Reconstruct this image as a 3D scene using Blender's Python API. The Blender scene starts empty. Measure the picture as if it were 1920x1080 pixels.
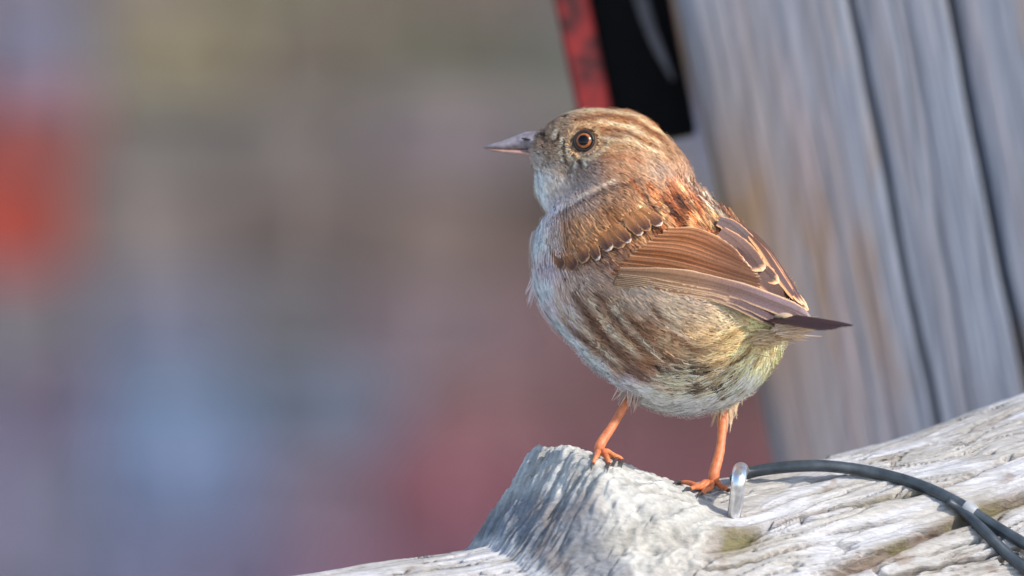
import bpy, bmesh, math, random
import numpy as np
from mathutils import Vector, Matrix
from mathutils.bvhtree import BVHTree

random.seed(7)
rng = np.random.default_rng(11)
scene = bpy.context.scene
COL = scene.collection
R_ = math.radians

# ------------------------------------------------------------------ camera
S = 0.00015                      # metres per photograph pixel in the bird's plane
DIST, PITCH = 3.0, R_(8)
TGT = np.array([0.0, 0.0, 1.2])
RGT = np.array([1.0, 0.0, 0.0])
FWD = np.array([0.0, math.cos(PITCH), -math.sin(PITCH)])
UPV = np.array([0.0, math.sin(PITCH), math.cos(PITCH)])
CAM = TGT - FWD * DIST
cam_data = bpy.data.cameras.new("camera")
cam_data.sensor_width = 36
cam_data.lens = 36 * DIST / (1920 * S)
cam_data.clip_start = 0.05
cam_data.clip_end = 2000
cam_data.dof.use_dof = True
cam_data.dof.focus_distance = DIST - 0.016
cam_data.dof.aperture_fstop = 7.8
cam = bpy.data.objects.new("camera", cam_data)
COL.objects.link(cam)
cam.location = CAM
cam.rotation_euler = (math.pi / 2 - PITCH, 0, 0)
scene.camera = cam

# ------------------------------------------------------------------ sky, sun, exposure
SUN = np.array([0.68, -0.42, 0.60]); SUN /= np.linalg.norm(SUN)
world = bpy.data.worlds.new("World")
scene.world = world
world.use_nodes = True
wn = world.node_tree
sky = wn.nodes.new("ShaderNodeTexSky")
sky.sky_type = 'NISHITA'
sky.sun_disc = False
sky.sun_elevation = math.asin(SUN[2])
sky.sun_rotation = math.atan2(SUN[0], SUN[1])
bg = wn.nodes["Background"]
bg.inputs["Strength"].default_value = 0.15
wn.links.new(sky.outputs["Color"], bg.inputs["Color"])
sl = bpy.data.lights.new("sun", 'SUN')
sl.energy = 2.4
sl.angle = R_(2.0)
sl.color = (1.0, 0.93, 0.82)
so = bpy.data.objects.new("sun", sl)
COL.objects.link(so)
so.rotation_euler = Vector(SUN).to_track_quat('Z', 'Y').to_euler()
so.location = (1.5, -0.6, 3)
scene.view_settings.view_transform = 'Standard'
scene.view_settings.look = 'None'
scene.view_settings.exposure = 0.85
scene.view_settings.gamma = 1.0
scene.view_settings.use_curve_mapping = False
scene.render.engine = 'CYCLES'
scene.cycles.use_denoising = True
scene.cycles.max_bounces = 6

# ------------------------------------------------------------------ helpers
def P(px, py, d=0.0):
    """photograph pixel + depth towards the viewer (in pixels of S) -> world point"""
    z = DIST - d * S
    return CAM + FWD * z + (RGT * (px - 960) + UPV * (540 - py)) * (S * z / DIST)

def lin(c):
    c = np.asarray(c, float) / 255.0
    return np.where(c <= 0.04045, c / 12.92, ((c + 0.055) / 1.055) ** 2.4)

def sstep(a, b, x):
    t = np.clip((x - a) / (b - a), 0, 1)
    return t * t * (3 - 2 * t)

def _hash(i, j, k):
    n = (i.astype(np.int64) * 374761393 + j.astype(np.int64) * 668265263 + k.astype(np.int64) * 2147483647) & 0xffffffff
    n = ((n ^ (n >> 13)) * 1274126177) & 0xffffffff
    n = n ^ (n >> 16)
    return (n & 0xffff) / 65535.0

def noise(x, y, z=0.0):
    x, y, z = np.broadcast_arrays(np.asarray(x, float), np.asarray(y, float), np.asarray(z, float))
    xi, yi, zi = np.floor(x), np.floor(y), np.floor(z)
    fx, fy, fz = x - xi, y - yi, z - zi
    fx, fy, fz = [f * f * f * (f * (f * 6 - 15) + 10) for f in (fx, fy, fz)]
    out = 0
    for a in (0, 1):
        for b in (0, 1):
            for c in (0, 1):
                w = (fx if a else 1 - fx) * (fy if b else 1 - fy) * (fz if c else 1 - fz)
                out = out + w * _hash(xi + a, yi + b, zi + c)
    return out

def fbm(x, y, z=0.0, o=4):
    s, a, t = 0, 0.5, 0
    for k in range(o):
        s = s + a * noise(np.asarray(x) * 2 ** k + 17.3 * k, np.asarray(y) * 2 ** k + 5.1 * k, np.asarray(z) * 2 ** k + 9.7 * k)
        t += a
        a *= 0.5
    return s / t

def mesh_from(name, verts, faces, cols=None, smooth=True):
    verts = np.asarray(verts, np.float32)
    me = bpy.data.meshes.new(name)
    if isinstance(faces, np.ndarray):
        k = faces.shape[1]
        me.vertices.add(len(verts)); me.vertices.foreach_set("co", verts.ravel())
        me.loops.add(faces.size); me.loops.foreach_set("vertex_index", faces.astype(np.int32).ravel())
        me.polygons.add(len(faces))
        me.polygons.foreach_set("loop_start", np.arange(0, faces.size, k, dtype=np.int32))
        me.polygons.foreach_set("loop_total", np.full(len(faces), k, dtype=np.int32))
        me.update(calc_edges=True)
    else:
        me.from_pydata([tuple(v) for v in verts], [], faces)
    if cols is not None:
        at = me.color_attributes.new("Col", 'FLOAT_COLOR', 'POINT')
        c4 = np.ones((len(verts), 4), np.float32); c4[:, :3] = cols
        at.data.foreach_set("color", c4.ravel())
    if smooth:
        me.polygons.foreach_set("use_smooth", np.ones(len(me.polygons), bool))
    me.update()
    return me

def link(name, me, mat, parent=None, kind=None, label=None, cat=None, group=None):
    o = bpy.data.objects.new(name, me)
    COL.objects.link(o)
    if me is not None and mat is not None and not me.materials:
        me.materials.append(mat)
    if parent is not None: o.parent = parent
    if kind: o["kind"] = kind
    if label: o["label"] = label
    if cat: o["category"] = cat
    if group: o["group"] = group
    return o

def grid_faces(nr, nc, close=False):
    r = np.arange(nr - 1)[:, None]
    cc = nc if close else nc - 1
    c = np.arange(cc)[None, :]
    c2 = (c + 1) % nc
    a = r * nc + c; b = r * nc + c2; d = (r + 1) * nc + c; e = (r + 1) * nc + c2
    return np.stack([a, b, e, d], -1).reshape(-1, 4)

def catmull(pts, n):
    pts = np.asarray(pts, float)
    d = np.r_[0, np.cumsum(np.linalg.norm(np.diff(pts, axis=0), axis=1))]
    t = np.linspace(0, d[-1], n)
    p = np.vstack([2 * pts[0] - pts[1], pts, 2 * pts[-1] - pts[-2]])
    i = np.clip(np.searchsorted(d, t, side='right') - 1, 0, len(pts) - 2)
    f = ((t - d[i]) / (d[i + 1] - d[i]))[:, None]
    p0, p1, p2, p3 = p[i], p[i + 1], p[i + 2], p[i + 3]
    return 0.5 * (2 * p1 + (p2 - p0) * f + (2 * p0 - 5 * p1 + 4 * p2 - p3) * f ** 2 + (3 * p1 - p0 - 3 * p2 + p3) * f ** 3)

def tube(path, radii, seg=10, flat=1.0, n=None, flatdir=None):
    """closed tapered tube; flat<1 squashes it along flatdir"""
    path = np.asarray(path, float); radii = np.asarray(radii, float)
    if n:
        tt = np.linspace(0, 1, len(radii)); radii = np.interp(np.linspace(0, 1, n), tt, radii)
        path = catmull(path, n)
    m = len(path)
    T = np.gradient(path, axis=0); T /= np.linalg.norm(T, axis=1)[:, None]
    ref = np.array([0.0, 0.0, 1.0]) if flatdir is None else np.asarray(flatdir, float)
    if abs(T[0] @ ref) > 0.95 and flatdir is None: ref = np.array([1.0, 0, 0])
    V = []
    for k in range(m):
        a = ref - T[k] * (ref @ T[k]); a /= np.linalg.norm(a)
        b = np.cross(T[k], a)
        ang = np.linspace(0, 2 * np.pi, seg, endpoint=False)
        V.append(path[k] + radii[k] * (flat * np.cos(ang)[:, None] * a + np.sin(ang)[:, None] * b))
    V = np.vstack(V)
    F = [tuple(f) for f in grid_faces(m, seg, True)]
    F.append(tuple(range(seg - 1, -1, -1)))
    F.append(tuple(range((m - 1) * seg, m * seg)))
    return V, F

class NT:
    """little node-tree builder"""
    def __init__(s, name):
        s.m = bpy.data.materials.new(name); s.m.use_nodes = True
        s.t = s.m.node_tree; s.b = s.t.nodes["Principled BSDF"]
    def n(s, typ, **kw):
        nd = s.t.nodes.new(typ)
        for k, v in kw.items(): setattr(nd, k, v)
        return nd
    def l(s, a, b): s.t.links.new(a, b)
    def tex(s, scale, detail=4, rough=0.55, vec=None, stretch=None):
        nd = s.n("ShaderNodeTexNoise"); nd.inputs["Scale"].default_value = scale
        nd.inputs["Detail"].default_value = detail; nd.inputs["Roughness"].default_value = rough
        co = s.n("ShaderNodeTexCoord")
        src = co.outputs["Object"] if vec is None else vec
        if stretch:
            mp = s.n("ShaderNodeMapping"); mp.inputs["Scale"].default_value = stretch
            s.l(src, mp.inputs["Vector"]); src = mp.outputs["Vector"]
        s.l(src, nd.inputs["Vector"])
        return nd.outputs["Fac"]
    def ramp(s, fac, stops):
        r = s.n("ShaderNodeValToRGB")
        while len(r.color_ramp.elements) < len(stops): r.color_ramp.elements.new(0.5)
        for e, (p, c) in zip(r.color_ramp.elements, stops):
            e.position = p; e.color = (*c, 1)
        s.l(fac, r.inputs["Fac"])
        return r.outputs["Color"]
    def mix(s, mode, fac, a, b):
        m = s.n("ShaderNodeMixRGB", blend_type=mode)
        for k, v in (("Fac", fac), ("Color1", a), ("Color2", b)):
            if hasattr(v, "is_linked") or hasattr(v, "links"): s.l(v, m.inputs[k])
            elif isinstance(v, (int, float)): m.inputs[k].default_value = v
            else: m.inputs[k].default_value = (*v, 1)
        return m.outputs["Color"]
    def bump(s, h, strength, dist):
        b = s.n("ShaderNodeBump"); b.inputs["Strength"].default_value = strength
        b.inputs["Distance"].default_value = dist
        s.l(h, b.inputs["Height"]); s.l(b.outputs["Normal"], s.b.inputs["Normal"])
    def base(s, c): 
        if hasattr(c, "links"): s.l(c, s.b.inputs["Base Color"])
        else: s.b.inputs["Base Color"].default_value = (*c, 1)
    def set(s, **kw):
        for k, v in kw.items(): s.b.inputs[k.replace("_", " ")].default_value = v
        return s

# ------------------------------------------------------------------ materials
def mat_vcol(name, rough=0.75, grain=None, amp=0.25, spec=0.25, sheen=0.0):
    q = NT(name)
    vc = q.n("ShaderNodeVertexColor"); vc.layer_name = "Col"
    c = vc.outputs["Color"]
    if grain:
        f = q.tex(grain, 3)
        c = q.mix('MULTIPLY', 1.0, c, q.ramp(f, [(0.25, (1 - amp,) * 3), (0.75, (1 + amp * 0.6,) * 3)]))
    q.base(c); q.set(Roughness=rough)
    q.b.inputs["Specular IOR Level"].default_value = spec
    if sheen: q.b.inputs["Sheen Weight"].default_value = sheen
    return q.m

def mat_plain(name, col, rough=0.6, grain=400, amp=0.3, metal=0.0, bump=0.0, spec=0.4):
    q = NT(name)
    f = q.tex(grain, 4)
    col = np.asarray(col)
    q.base(q.ramp(f, [(0.3, tuple(col * (1 - amp))), (0.7, tuple(np.minimum(col * (1 + amp), 1)))]))
    q.set(Roughness=rough, Metallic=metal)
    q.b.inputs["Specular IOR Level"].default_value = spec
    if bump: q.bump(f, bump, 0.0005)
    return q.m

M_plume = mat_vcol("plumage", 0.7, 900, 0.12, 0.2, 0.15)
M_feather = mat_vcol("feather", 0.62, 2200, 0.3, 0.2)
M_log = None

# ------------------------------------------------------------------ ground
q = NT("bounce_gravel")
q.base(q.ramp(q.tex(90, 8, 0.7), [(0.3, (0.26, 0.24, 0.21)), (0.5, (0.38, 0.355, 0.32)), (0.7, (0.50, 0.475, 0.43))]))  # unseen ground, made pale to bounce fill light onto the bird's underside
q.set(Roughness=0.95); q.bump(q.tex(140, 5), 0.8, 0.01)
n_ = 24
gx = np.sign(np.linspace(-1, 1, n_)) * np.abs(np.linspace(-1, 1, n_)) ** 3 * 400
GX, GY = np.meshgrid(gx, gx, indexing='ij')
link("ground", mesh_from("ground", np.stack([GX, GY, np.zeros_like(GX)], -1).reshape(-1, 3), grid_faces(n_, n_)), q.m, kind="structure")

# ------------------------------------------------------------------ garden wall behind
YW = 6.0                                        # face of the mortar
def wall_xz(px, py):
    d = P(px, py, 0) - CAM
    k = (YW - CAM[1]) / d[1]
    p = CAM + d * k
    return p[0], p[2]
# what colours the blocks have across the wall (photograph pixel, sRGB)
WALLC = np.array([
    (60, 60, 128, 130, 160), (190, 60, 128, 124, 142), (350, 40, 148, 132, 104), (520, 60, 118, 112, 98), (520, 140, 108, 106, 90), (700, 60, 120, 114, 102),
    (830, 130, 112, 106, 96), (980, 130, 122, 126, 130), (1010, 40, 116, 112, 104), (60, 200, 150, 100, 110), (40, 270, 176, 70, 50), (120, 330, 172, 72, 54),
    (40, 390, 170, 66, 46), (230, 200, 122, 108, 112), (230, 300, 126, 116, 114), (240, 400, 128, 114, 112), (330, 250, 126, 124, 120), (330, 330, 128, 124, 126), (480, 330, 104, 98, 88), (480, 240, 116, 118, 112),
    (620, 220, 128, 136, 142), (560, 350, 108, 96, 90), (735, 310, 138, 76, 82), (850, 220, 128, 120, 132), (880, 300, 130, 118, 130), (950, 385, 92, 74, 70),
    (720, 440, 124, 112, 104), (880, 470, 122, 112, 104), (450, 470, 122, 110, 122), (330, 500, 118, 108, 122), (60, 500, 108, 112, 116), (150, 580, 112, 126, 148),
    (330, 640, 112, 118, 142), (560, 560, 122, 116, 122), (700, 560, 124, 110, 110), (900, 590, 136, 104, 112), (330, 800, 108, 132, 170), (200, 700, 112, 118, 150), (60, 760, 122, 112, 140),
    (560, 700, 104, 112, 144), (580, 800, 104, 114, 142), (760, 680, 134, 104, 126), (900, 680, 132, 100, 112), (780, 800, 140, 92, 100), (720, 900, 132, 102, 118),
    (880, 880, 128, 84, 96), (1000, 760, 122, 84, 92), (1200, 820, 122, 82, 88), (1380, 800, 118, 80, 84), (450, 1000, 122, 120, 150), (250, 980, 112, 122, 158),
    (80, 980, 118, 118, 150), (640, 1030, 140, 102, 124), (800, 1000, 112, 82, 98)], float)
PALETTE = [(124, 124, 140), (118, 112, 104), (150, 84, 66), (112, 124, 150), (132, 108, 116), (120, 116, 120), (104, 98, 90)]
def wall_colour(px, py):
    d2 = (WALLC[:, 0] - px) ** 2 + (WALLC[:, 1] - py) ** 2
    if d2.min() > 260 ** 2:
        return np.array(random.choice(PALETTE), float)
    w = 1 / (d2 + 30 ** 2) ** 2
    return (WALLC[:, 2:] * w[:, None]).sum(0) / w.sum()

q = NT("wall_block")
oi = q.n("ShaderNodeObjectInfo")
co = q.n("ShaderNodeTexCoord")
geo = q.n("ShaderNodeNewGeometry")
f = q.tex(60, 6, 0.6, geo.outputs["Position"])
c = q.mix('MULTIPLY', 1.0, oi.outputs["Color"], q.ramp(f, [(0.3, (0.72, 0.72, 0.74)), (0.7, (1.25, 1.22, 1.2))]))
q.base(c); q.set(Roughness=0.9); q.bump(q.tex(350, 5, 0.6, geo.outputs["Position"]), 0.6, 0.003)
M_block = q.m
q = NT("wall_block_far")
vc = q.n("ShaderNodeVertexColor"); vc.layer_name = "Col"
q.base(vc.outputs["Color"]); q.set(Roughness=0.9)
M_blockfar = q.m
q = NT("mortar")
q.base(q.ramp(q.tex(40, 6), [(0.3, (0.13, 0.125, 0.12)), (0.7, (0.19, 0.185, 0.18))])); q.set(Roughness=0.95)
q.bump(q.tex(500, 4), 0.7, 0.003)
M_mortar = q.m

wall = link("garden_wall", None, None, label="weathered garden wall of mixed grey, blue, mauve and red blocks behind the bird", cat="wall")
wall.location = (0, YW + 0.1, 0)
WX, WH = 3.2, 1.9
bm = bmesh.new()
bmesh.ops.create_cube(bm, size=1)
bmesh.ops.scale(bm, verts=bm.verts, vec=(2 * WX, 0.2, WH))
bmesh.ops.translate(bm, verts=bm.verts, vec=(0, 0, WH / 2))
me = bpy.data.meshes.new("mortar_core"); bm.to_mesh(me); bm.free()
link("mortar_core", me, M_mortar, wall)
bm = bmesh.new()
bmesh.ops.create_cube(bm, size=1)
bmesh.ops.scale(bm, verts=bm.verts, vec=(2 * WX + 0.04, 0.27, 0.06))
bmesh.ops.translate(bm, verts=bm.verts, vec=(0, 0, WH + 0.032))
bmesh.ops.bevel(bm, geom=bm.edges[:], offset=0.012, segments=2, affect='EDGES')
me = bpy.data.meshes.new("coping"); bm.to_mesh(me); bm.free()
link("coping", me, M_mortar, wall)

blocks = []
for k in range(8):
    bm = bmesh.new()
    bmesh.ops.create_cube(bm, size=1)
    for v in bm.verts:
        v.co.x += random.uniform(-.05, .05); v.co.z += random.uniform(-.05, .05); v.co.y += random.uniform(-.05, .05)
    bmesh.ops.bevel(bm, geom=bm.edges[:], offset=0.1, segments=1, affect='EDGES')
    for v in bm.verts:
        v.co += Vector((random.uniform(-.02, .02), random.uniform(-.04, .04), random.uniform(-.02, .02)))
    me = bpy.data.meshes.new("wall_block"); bm.to_mesh(me); bm.free()
    me.materials.append(M_block); blocks.append(me)
cells = []
seam = wall_xz(175, 300)[0]                    # one straight joint beside the red bricks
z = 0.03
while z < WH - 0.03:
    h = min(random.uniform(0.045, 0.095), WH - z)
    x = -WX + random.uniform(0, 0.06)
    while x < WX - 0.03:
        w_ = random.uniform(0.07, 0.15)
        if x + 0.03 < seam < x + w_: w_ = seam - x
        dz = random.uniform(-0.12, 0.12) * h
        cells.append((x + w_ / 2, min(max(z + h / 2 + dz, h / 2), WH - h / 2), w_, h * random.uniform(0.9, 1.12))); x += w_
    z += h
x0, z1 = wall_xz(0, 0); x1, z0 = wall_xz(1920, 1080)
cx, cz = (x0 + x1) / 2, (z0 + z1) / 2
cells.sort(key=lambda c: math.hypot((c[0] - cx) / 1.5, c[1] - cz))
far_v, far_f, far_c = [], [], []
pxs = (x1 - x0) / 1920
for i, (x, z, w_, h) in enumerate(cells):
    px = (x - x0) / pxs; py = (z1 - z) / ((z1 - z0) / 1080)
    c = lin(np.clip(wall_colour(px, py) + rng.normal(0, 3, 3), 20, 230))
    c = (c * 1.0) * np.array([0.84, 0.85, 0.79]); c = np.clip(c, 0.01, 0.6)
    sx, sy, sz = w_ - 0.006, 0.05, h - 0.006
    yy = -0.1 - 0.002 + random.uniform(-.003, .003)
    if i < 295:
        o = link("block", random.choice(blocks), None, wall)
        o.scale = (sx, sy, sz); o.location = (x, yy, z); o.color = (*c, 1)
        o.rotation_euler = (0, random.uniform(-.07, .07), random.uniform(-.03, .03))
    else:
        me = blocks[i % 8]
        b0 = len(far_v)
        for v in me.vertices: far_v.append((v.co.x * sx + x, v.co.y * sy + yy, v.co.z * sz + z)); far_c.append(c)
        for p in me.polygons: far_f.append(tuple(b0 + k for k in p.vertices))
link("outlying_blocks", mesh_from("outlying_blocks", far_v, far_f, np.array(far_c), smooth=False), M_blockfar, wall, kind="stuff")

# ------------------------------------------------------------------ leaning post
PD = -1600                                       # depth of its front face (px of S)
base_top = P(1265, 0, PD); base_bot = P(1440, 860, PD)
axis = base_top - base_bot; axis /= np.linalg.norm(axis)
axis[1] = 0.0; axis /= np.linalg.norm(axis)
xax = np.array([axis[2], 0, -axis[0]])           # across the post, to the right
yax = np.array([0.0, 1.0, 0.0])
xr, yr = xax * math.cos(R_(5)) - yax * math.sin(R_(5)), yax * math.cos(R_(5)) + xax * math.sin(R_(5))   # turned a little on its axis
HW = 0.066
centre0 = base_bot + xr * HW + yr * HW
zb = centre0[2] / axis[2]
foot = centre0 - axis * (zb + 0.04)
Hp = zb + 0.04 + 0.75
hs = np.unique(np.r_[np.linspace(0, zb - 0.08, 40), np.linspace(zb - 0.08, zb + 0.22, 160), np.linspace(zb + 0.22, Hp, 40)])
ang = np.unique(np.r_[np.linspace(R_(222), R_(318), 520), np.linspace(R_(318), R_(582), 160)])[:-1]
na = len(ang)
HH, AA = np.meshgrid(hs, ang, indexing='ij')
sup = (np.abs(np.cos(AA)) ** 26 + np.abs(np.sin(AA)) ** 26) ** (-1 / 26)
rad = HW * sup
arc = np.cos(AA) * rad + 3 * np.sin(AA) * rad
g1 = fbm(arc * 260 + fbm(HH * 6, arc * 30, 1.0) * 4, HH * 5, 2.0, 4)
disp = -0.0005 * sstep(0.60, 0.75, g1) + 0.0004 * (fbm(arc * 90, HH * 8, 5.0) - 0.5) - 0.0008 * fbm(arc * 700, HH * 25, 8.0)
Xc = np.cos(AA) * rad                             # position across the post
def crack(xpos, wdt, dep, h0, h1):
    wob = (fbm(HH * 14, HH * 0, 3.0 + xpos * 50) - 0.5) * 0.0025
    front = np.sin(AA) < -0.3
    return -dep * np.exp(-((Xc - xpos - wob) / wdt) ** 2) * front * sstep(h0, h0 + 0.05, HH) * (1 - sstep(h1 - 0.05, h1, HH))
pxm = S * (DIST - PD * S) / DIST
disp += crack(-HW + 318 * pxm, 0.0009, 0.010, 0.2, Hp) + crack(-HW + 508 * pxm, 0.0011, 0.012, 0.1, Hp)
rad = rad + disp
topn = np.where(HH > Hp - 0.001, 0.0, 0.0)
V = foot + HH[..., None] * axis + (np.cos(AA) * rad)[..., None] * xr + (np.sin(AA) * rad)[..., None] * yr
g2 = fbm(arc * 240, HH * 7, 12.0, 4); g3 = fbm(arc * 25, HH * 6, 21.0, 4); g4 = fbm(arc * 70 + fbm(HH * 9, arc * 20, 6.0) * 2, HH * 16, 31.0, 4)
grey = lin((136, 136, 145)); brown = lin((134, 108, 86)); mauve = lin((140, 131, 137)); blue = lin((127, 133, 147)); dark = lin((118, 112, 116))
mixc = lambda a, b, t: a * (1 - t[..., None]) + b * t[..., None]
Cc = mixc(np.broadcast_to(grey, V.shape), mauve, sstep(0.40, 0.62, g2))
Cc = mixc(Cc, blue, sstep(0.46, 0.66, g3))
Cc = mixc(Cc, dark, 0.4 * sstep(0.56, 0.72, fbm(arc * 160, HH * 5, 44.0)))
edge = np.exp(-((Xc + HW) / 0.026) ** 2) * np.exp(-((HH - zb - 0.10) / 0.07) ** 2) * (0.5 + g4)
Cc = mixc(Cc, brown, np.clip(0.55 * sstep(0.60, 0.78, g4) + 0.85 * edge, 0, 1))
pe = link("timber_post", None, None, label="thick weathered grey timber post leaning behind the log, split lengthwise", cat="post")
pe.location = foot
Vl = (V - foot).reshape(-1, 3)
me = mesh_from("shaft", Vl, grid_faces(len(hs), na, True), Cc.reshape(-1, 3))
q = NT("post_wood")
vc = q.n("ShaderNodeVertexColor"); vc.layer_name = "Col"
q.base(q.mix('MULTIPLY', 1.0, vc.outputs["Color"], q.ramp(q.tex(300, 4, 0.6, None, (1, 1, 0.08)), [(0.3, (0.8,) * 3), (0.7, (1.15,) * 3)])))
q.set(Roughness=0.85)
M_post = q.m
link("shaft", me, M_post, pe)
ctop = (foot + axis * Hp - foot)
capV = np.vstack([Vl[-na:], ctop + axis * 0.004])
link("end_grain", mesh_from("end_grain", capV, [(i, (i + 1) % na, na) for i in range(na)], np.tile(grey * 0.8, (na + 1, 1)), False), M_post, pe)

# ------------------------------------------------------------------ black box with a red edge, on the post's flank
M_black = mat_plain("black_plastic", (0.0025, 0.0025, 0.003), 0.7, 200, 0.3, spec=0.1)
q = NT("red_paint")
q.base(q.mix('MIX', q.ramp(q.tex(110, 5, 0.65), [(0.42, (0, 0, 0)), (0.62, (1, 1, 1))]), (0.26, 0.016, 0.016), (0.05, 0.006, 0.008)))
q.set(Roughness=0.7); q.bump(q.tex(200, 4), 0.5, 0.001)
M_red = q.m
M_pale = mat_plain("pale_wood", (0.13, 0.115, 0.125), 0.8, 150, 0.35)
M_steel = mat_plain("zinc", (0.82, 0.82, 0.85), 0.28, 300, 0.3, metal=0.92)
bx = link("nest_box", None, None, label="black box with a red painted edge fixed beside the leaning timber post", cat="box")
BD = PD - 20
b_lr = P(1312, 256, BD)                           # lower right front corner
bx.location = b_lr
def slab(name, u0, u1, z0_, z1_, y0, y1, mat, parent, bev=0.0008):
    """box in the post's leaning frame; u across (px), z up (px), y back (m)"""
    bm = bmesh.new()
    bmesh.ops.create_cube(bm, size=1)
    for v in bm.verts:
        uu = (u0 + (v.co.x + .5) * (u1 - u0)) * pxm
        zz = (z0_ + (v.co.z + .5) * (z1_ - z0_)) * pxm
        yy = y0 + (v.co.y + .5) * (y1 - y0)
        v.co = Vector(xax * uu + axis * zz + yax * yy)
    bmesh.ops.bevel(bm, geom=bm.edges[:], offset=bev, segments=2, affect='EDGES')
    me = bpy.data.meshes.new(name); bm.to_mesh(me); bm.free()
    return link(name, me, mat, parent)
slab("box_body", -152, -4, 0, 900, 0.004, 0.11, M_black, bx)
slab("red_edge", -216, -152.5, 20, 890, -0.001, 0.11, M_red, bx, 0.0012)
slab("roof", -240, 20, 901, 930, -0.02, 0.13, M_red, bx, 0.003)
slab("bracket", -3.5, 40, 500, 560, 0.03, 0.05, M_steel, bx, 0.001)
pth = [np.array(P(x, y, BD + 18)) - b_lr for x, y in ((1158, -180), (1184, -60), (1206, 10), (1226, 70), (1246, 115), (1262, 150))]
Vt, Ft = tube(pth, [0.0022, 0.0024, 0.0024, 0.0022, 0.0016, 0.0005], 10, 0.3, 24, (0, 1, 0))
link("torn_strip", mesh_from("torn_strip", Vt, Ft), M_pale, bx)

# ------------------------------------------------------------------ log
RL = 400.0
SX = np.array([-1500, -300, 530, 700, 875, 1050, 1230, 1300, 1400, 1500, 1620, 1720, 1820, 1920, 2300, 3600], float)
SY = np.array([1400, 1200, 1086, 1060, 1034, 990, 928, 908, 893, 870, 846, 815, 776, 738, 640, 300], float)
def sil(x): 
    return np.interp(x, SX, SY)
def silS(x):
    return (sil(x - 60) + sil(x - 30) + sil(x) + sil(x + 30) + sil(x + 60)) / 5
LSL, L0 = 0.40, 1240.0
def log_d(x): return -(np.asarray(x, float) - L0) * LSL
xs = np.unique(np.r_[np.linspace(-1100, 440, 90), np.linspace(440, 2000, 430), np.linspace(2000, 2900, 60)])
th = np.unique(np.r_[np.linspace(R_(-42), R_(105), 560), np.linspace(R_(105), R_(318), 90)])[:-1]
XX, TH = np.meshgrid(xs, th, indexing='ij')
arcp = TH * RL
KX = LSL / math.sqrt(1 + LSL ** 2)
def x_th(px, py):
    """log coordinates of a photograph pixel"""
    x = np.array(px, float)
    for _ in range(12):
        t = np.arccos(np.clip((silS(x) + RL - py) / RL, -1, 1))
        x = 0.5 * x + 0.5 * (px - RL * np.sin(t) * KX)
    return x, t
# broken branch stub: an angular wedge standing on the ridge
bx_ = np.array([840, 878, 930, 985, 1040, 1056, 1098, 1130, 1180, 1236, 1262, 1290], float) + 24
by_ = np.array([1040, 1028, 966, 902, 842, 835, 846, 862, 882, 908, 912, 912], float)
hump = np.clip(silS(XX) - np.interp(XX, bx_, by_, left=3000, right=3000), 0, None)
wrapn = (fbm(XX / 60, arcp / 60, 2.5) - 0.5)
side = np.clip((R_(40) - np.abs(TH - R_(8)) + R_(12) * wrapn) / R_(24), 0, 1)
h_stub = hump * np.minimum(side * 1.05, 1)
on_stub = sstep(8, 30, h_stub)
# torn fibres run up the wedge, steeper than the log's own grain
al = XX * 0.93 - arcp * 0.36; ac = XX * 0.36 + arcp * 0.93
knob = fbm(al / 90, ac / 7, 7.0, 3)
chip = np.abs(fbm(al / 70, ac / 26, 8.0, 2) - 0.5)
gap = np.exp(-((fbm(al / 150, ac / 22, 81.0, 2) - 0.5) / 0.022) ** 2)
disp = h_stub + on_stub * ((knob - 0.5) * 12 + (fbm(XX / 17, arcp / 13, 91.0, 3) - 0.5) * 14 - 38 * (0.1 - np.minimum(chip, 0.1)) - 9 * gap * noise(XX / 40, arcp / 40, 3.3))
# long grain
warp = (fbm(XX / 260, arcp / 120, 1.0, 3) - 0.5) * 90 + XX * 0.02
ag = arcp + warp
fine = fbm(XX / 120, ag / 5.5, 3.0, 3)
mid = fbm(XX / 240, ag / 16, 5.0, 3)
big = fbm(XX / 420, ag / 60, 9.0, 3)
disp += (big - 0.5) * 9 + (mid - 0.5) * 8 + (fine - 0.5) * 7 * (1 - 0.5 * on_stub)
crk = np.zeros_like(disp)
cr_n = np.abs(fbm(XX / 330, ag / 26, 14.0, 3) - 0.5)
crk += 24 * np.exp(-(cr_n / 0.017) ** 4) * sstep(0.40, 0.55, fbm(XX / 170, ag / 50, 19.0, 2)) * (1 - on_stub)
cr_n = np.abs(fbm(XX / 210, ag / 12, 24.0, 2) - 0.5)
crk += 15 * np.exp(-(cr_n / 0.026) ** 4) * sstep(0.42, 0.56, fbm(XX / 120, ag / 40, 29.0, 2)) * (1 - on_stub)
# explicit splits read from the photograph (px, py)
stain = np.zeros_like(disp)
def split(pts, wdt, dep, st):
    global crk, stain
    pts = np.array(pts, float)
    x_, t_ = x_th(pts[:, 0], pts[:, 1])
    o_ = np.argsort(x_); pts = np.c_[x_, t_ * RL][o_]
    pathx = catmull(pts, 60)
    path = np.interp(XX, pathx[:, 0], pathx[:, 1])
    ends = sstep(pts[0, 0], pts[0, 0] + 70, XX) * (1 - sstep(pts[-1, 0] - 70, pts[-1, 0], XX))
    wv = wdt * (0.6 + 0.8 * fbm(XX / 70, 0 * XX, dep, 2))
    dd = arcp - path + (fbm(XX / 25, 0 * XX, 3 + dep, 2) - 0.5) * 8
    crk += dep * ends * np.exp(-(dd / wv) ** 4)
    stain = np.maximum(stain, st * ends * np.exp(-(dd / (wv * 1.7)) ** 2))
split([(1030, 1085), (1130, 1068), (1230, 1045), (1340, 1020), (1440, 985)], 13, 22, 1.0)
split([(1400, 1000), (1500, 965), (1600, 945), (1700, 925), (1760, 905)], 4.5, 34, 0.6)
split([(1480, 1090), (1570, 1058), (1680, 1015), (1790, 965), (1870, 935), (1960, 900)], 11, 22, 0.9)
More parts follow.
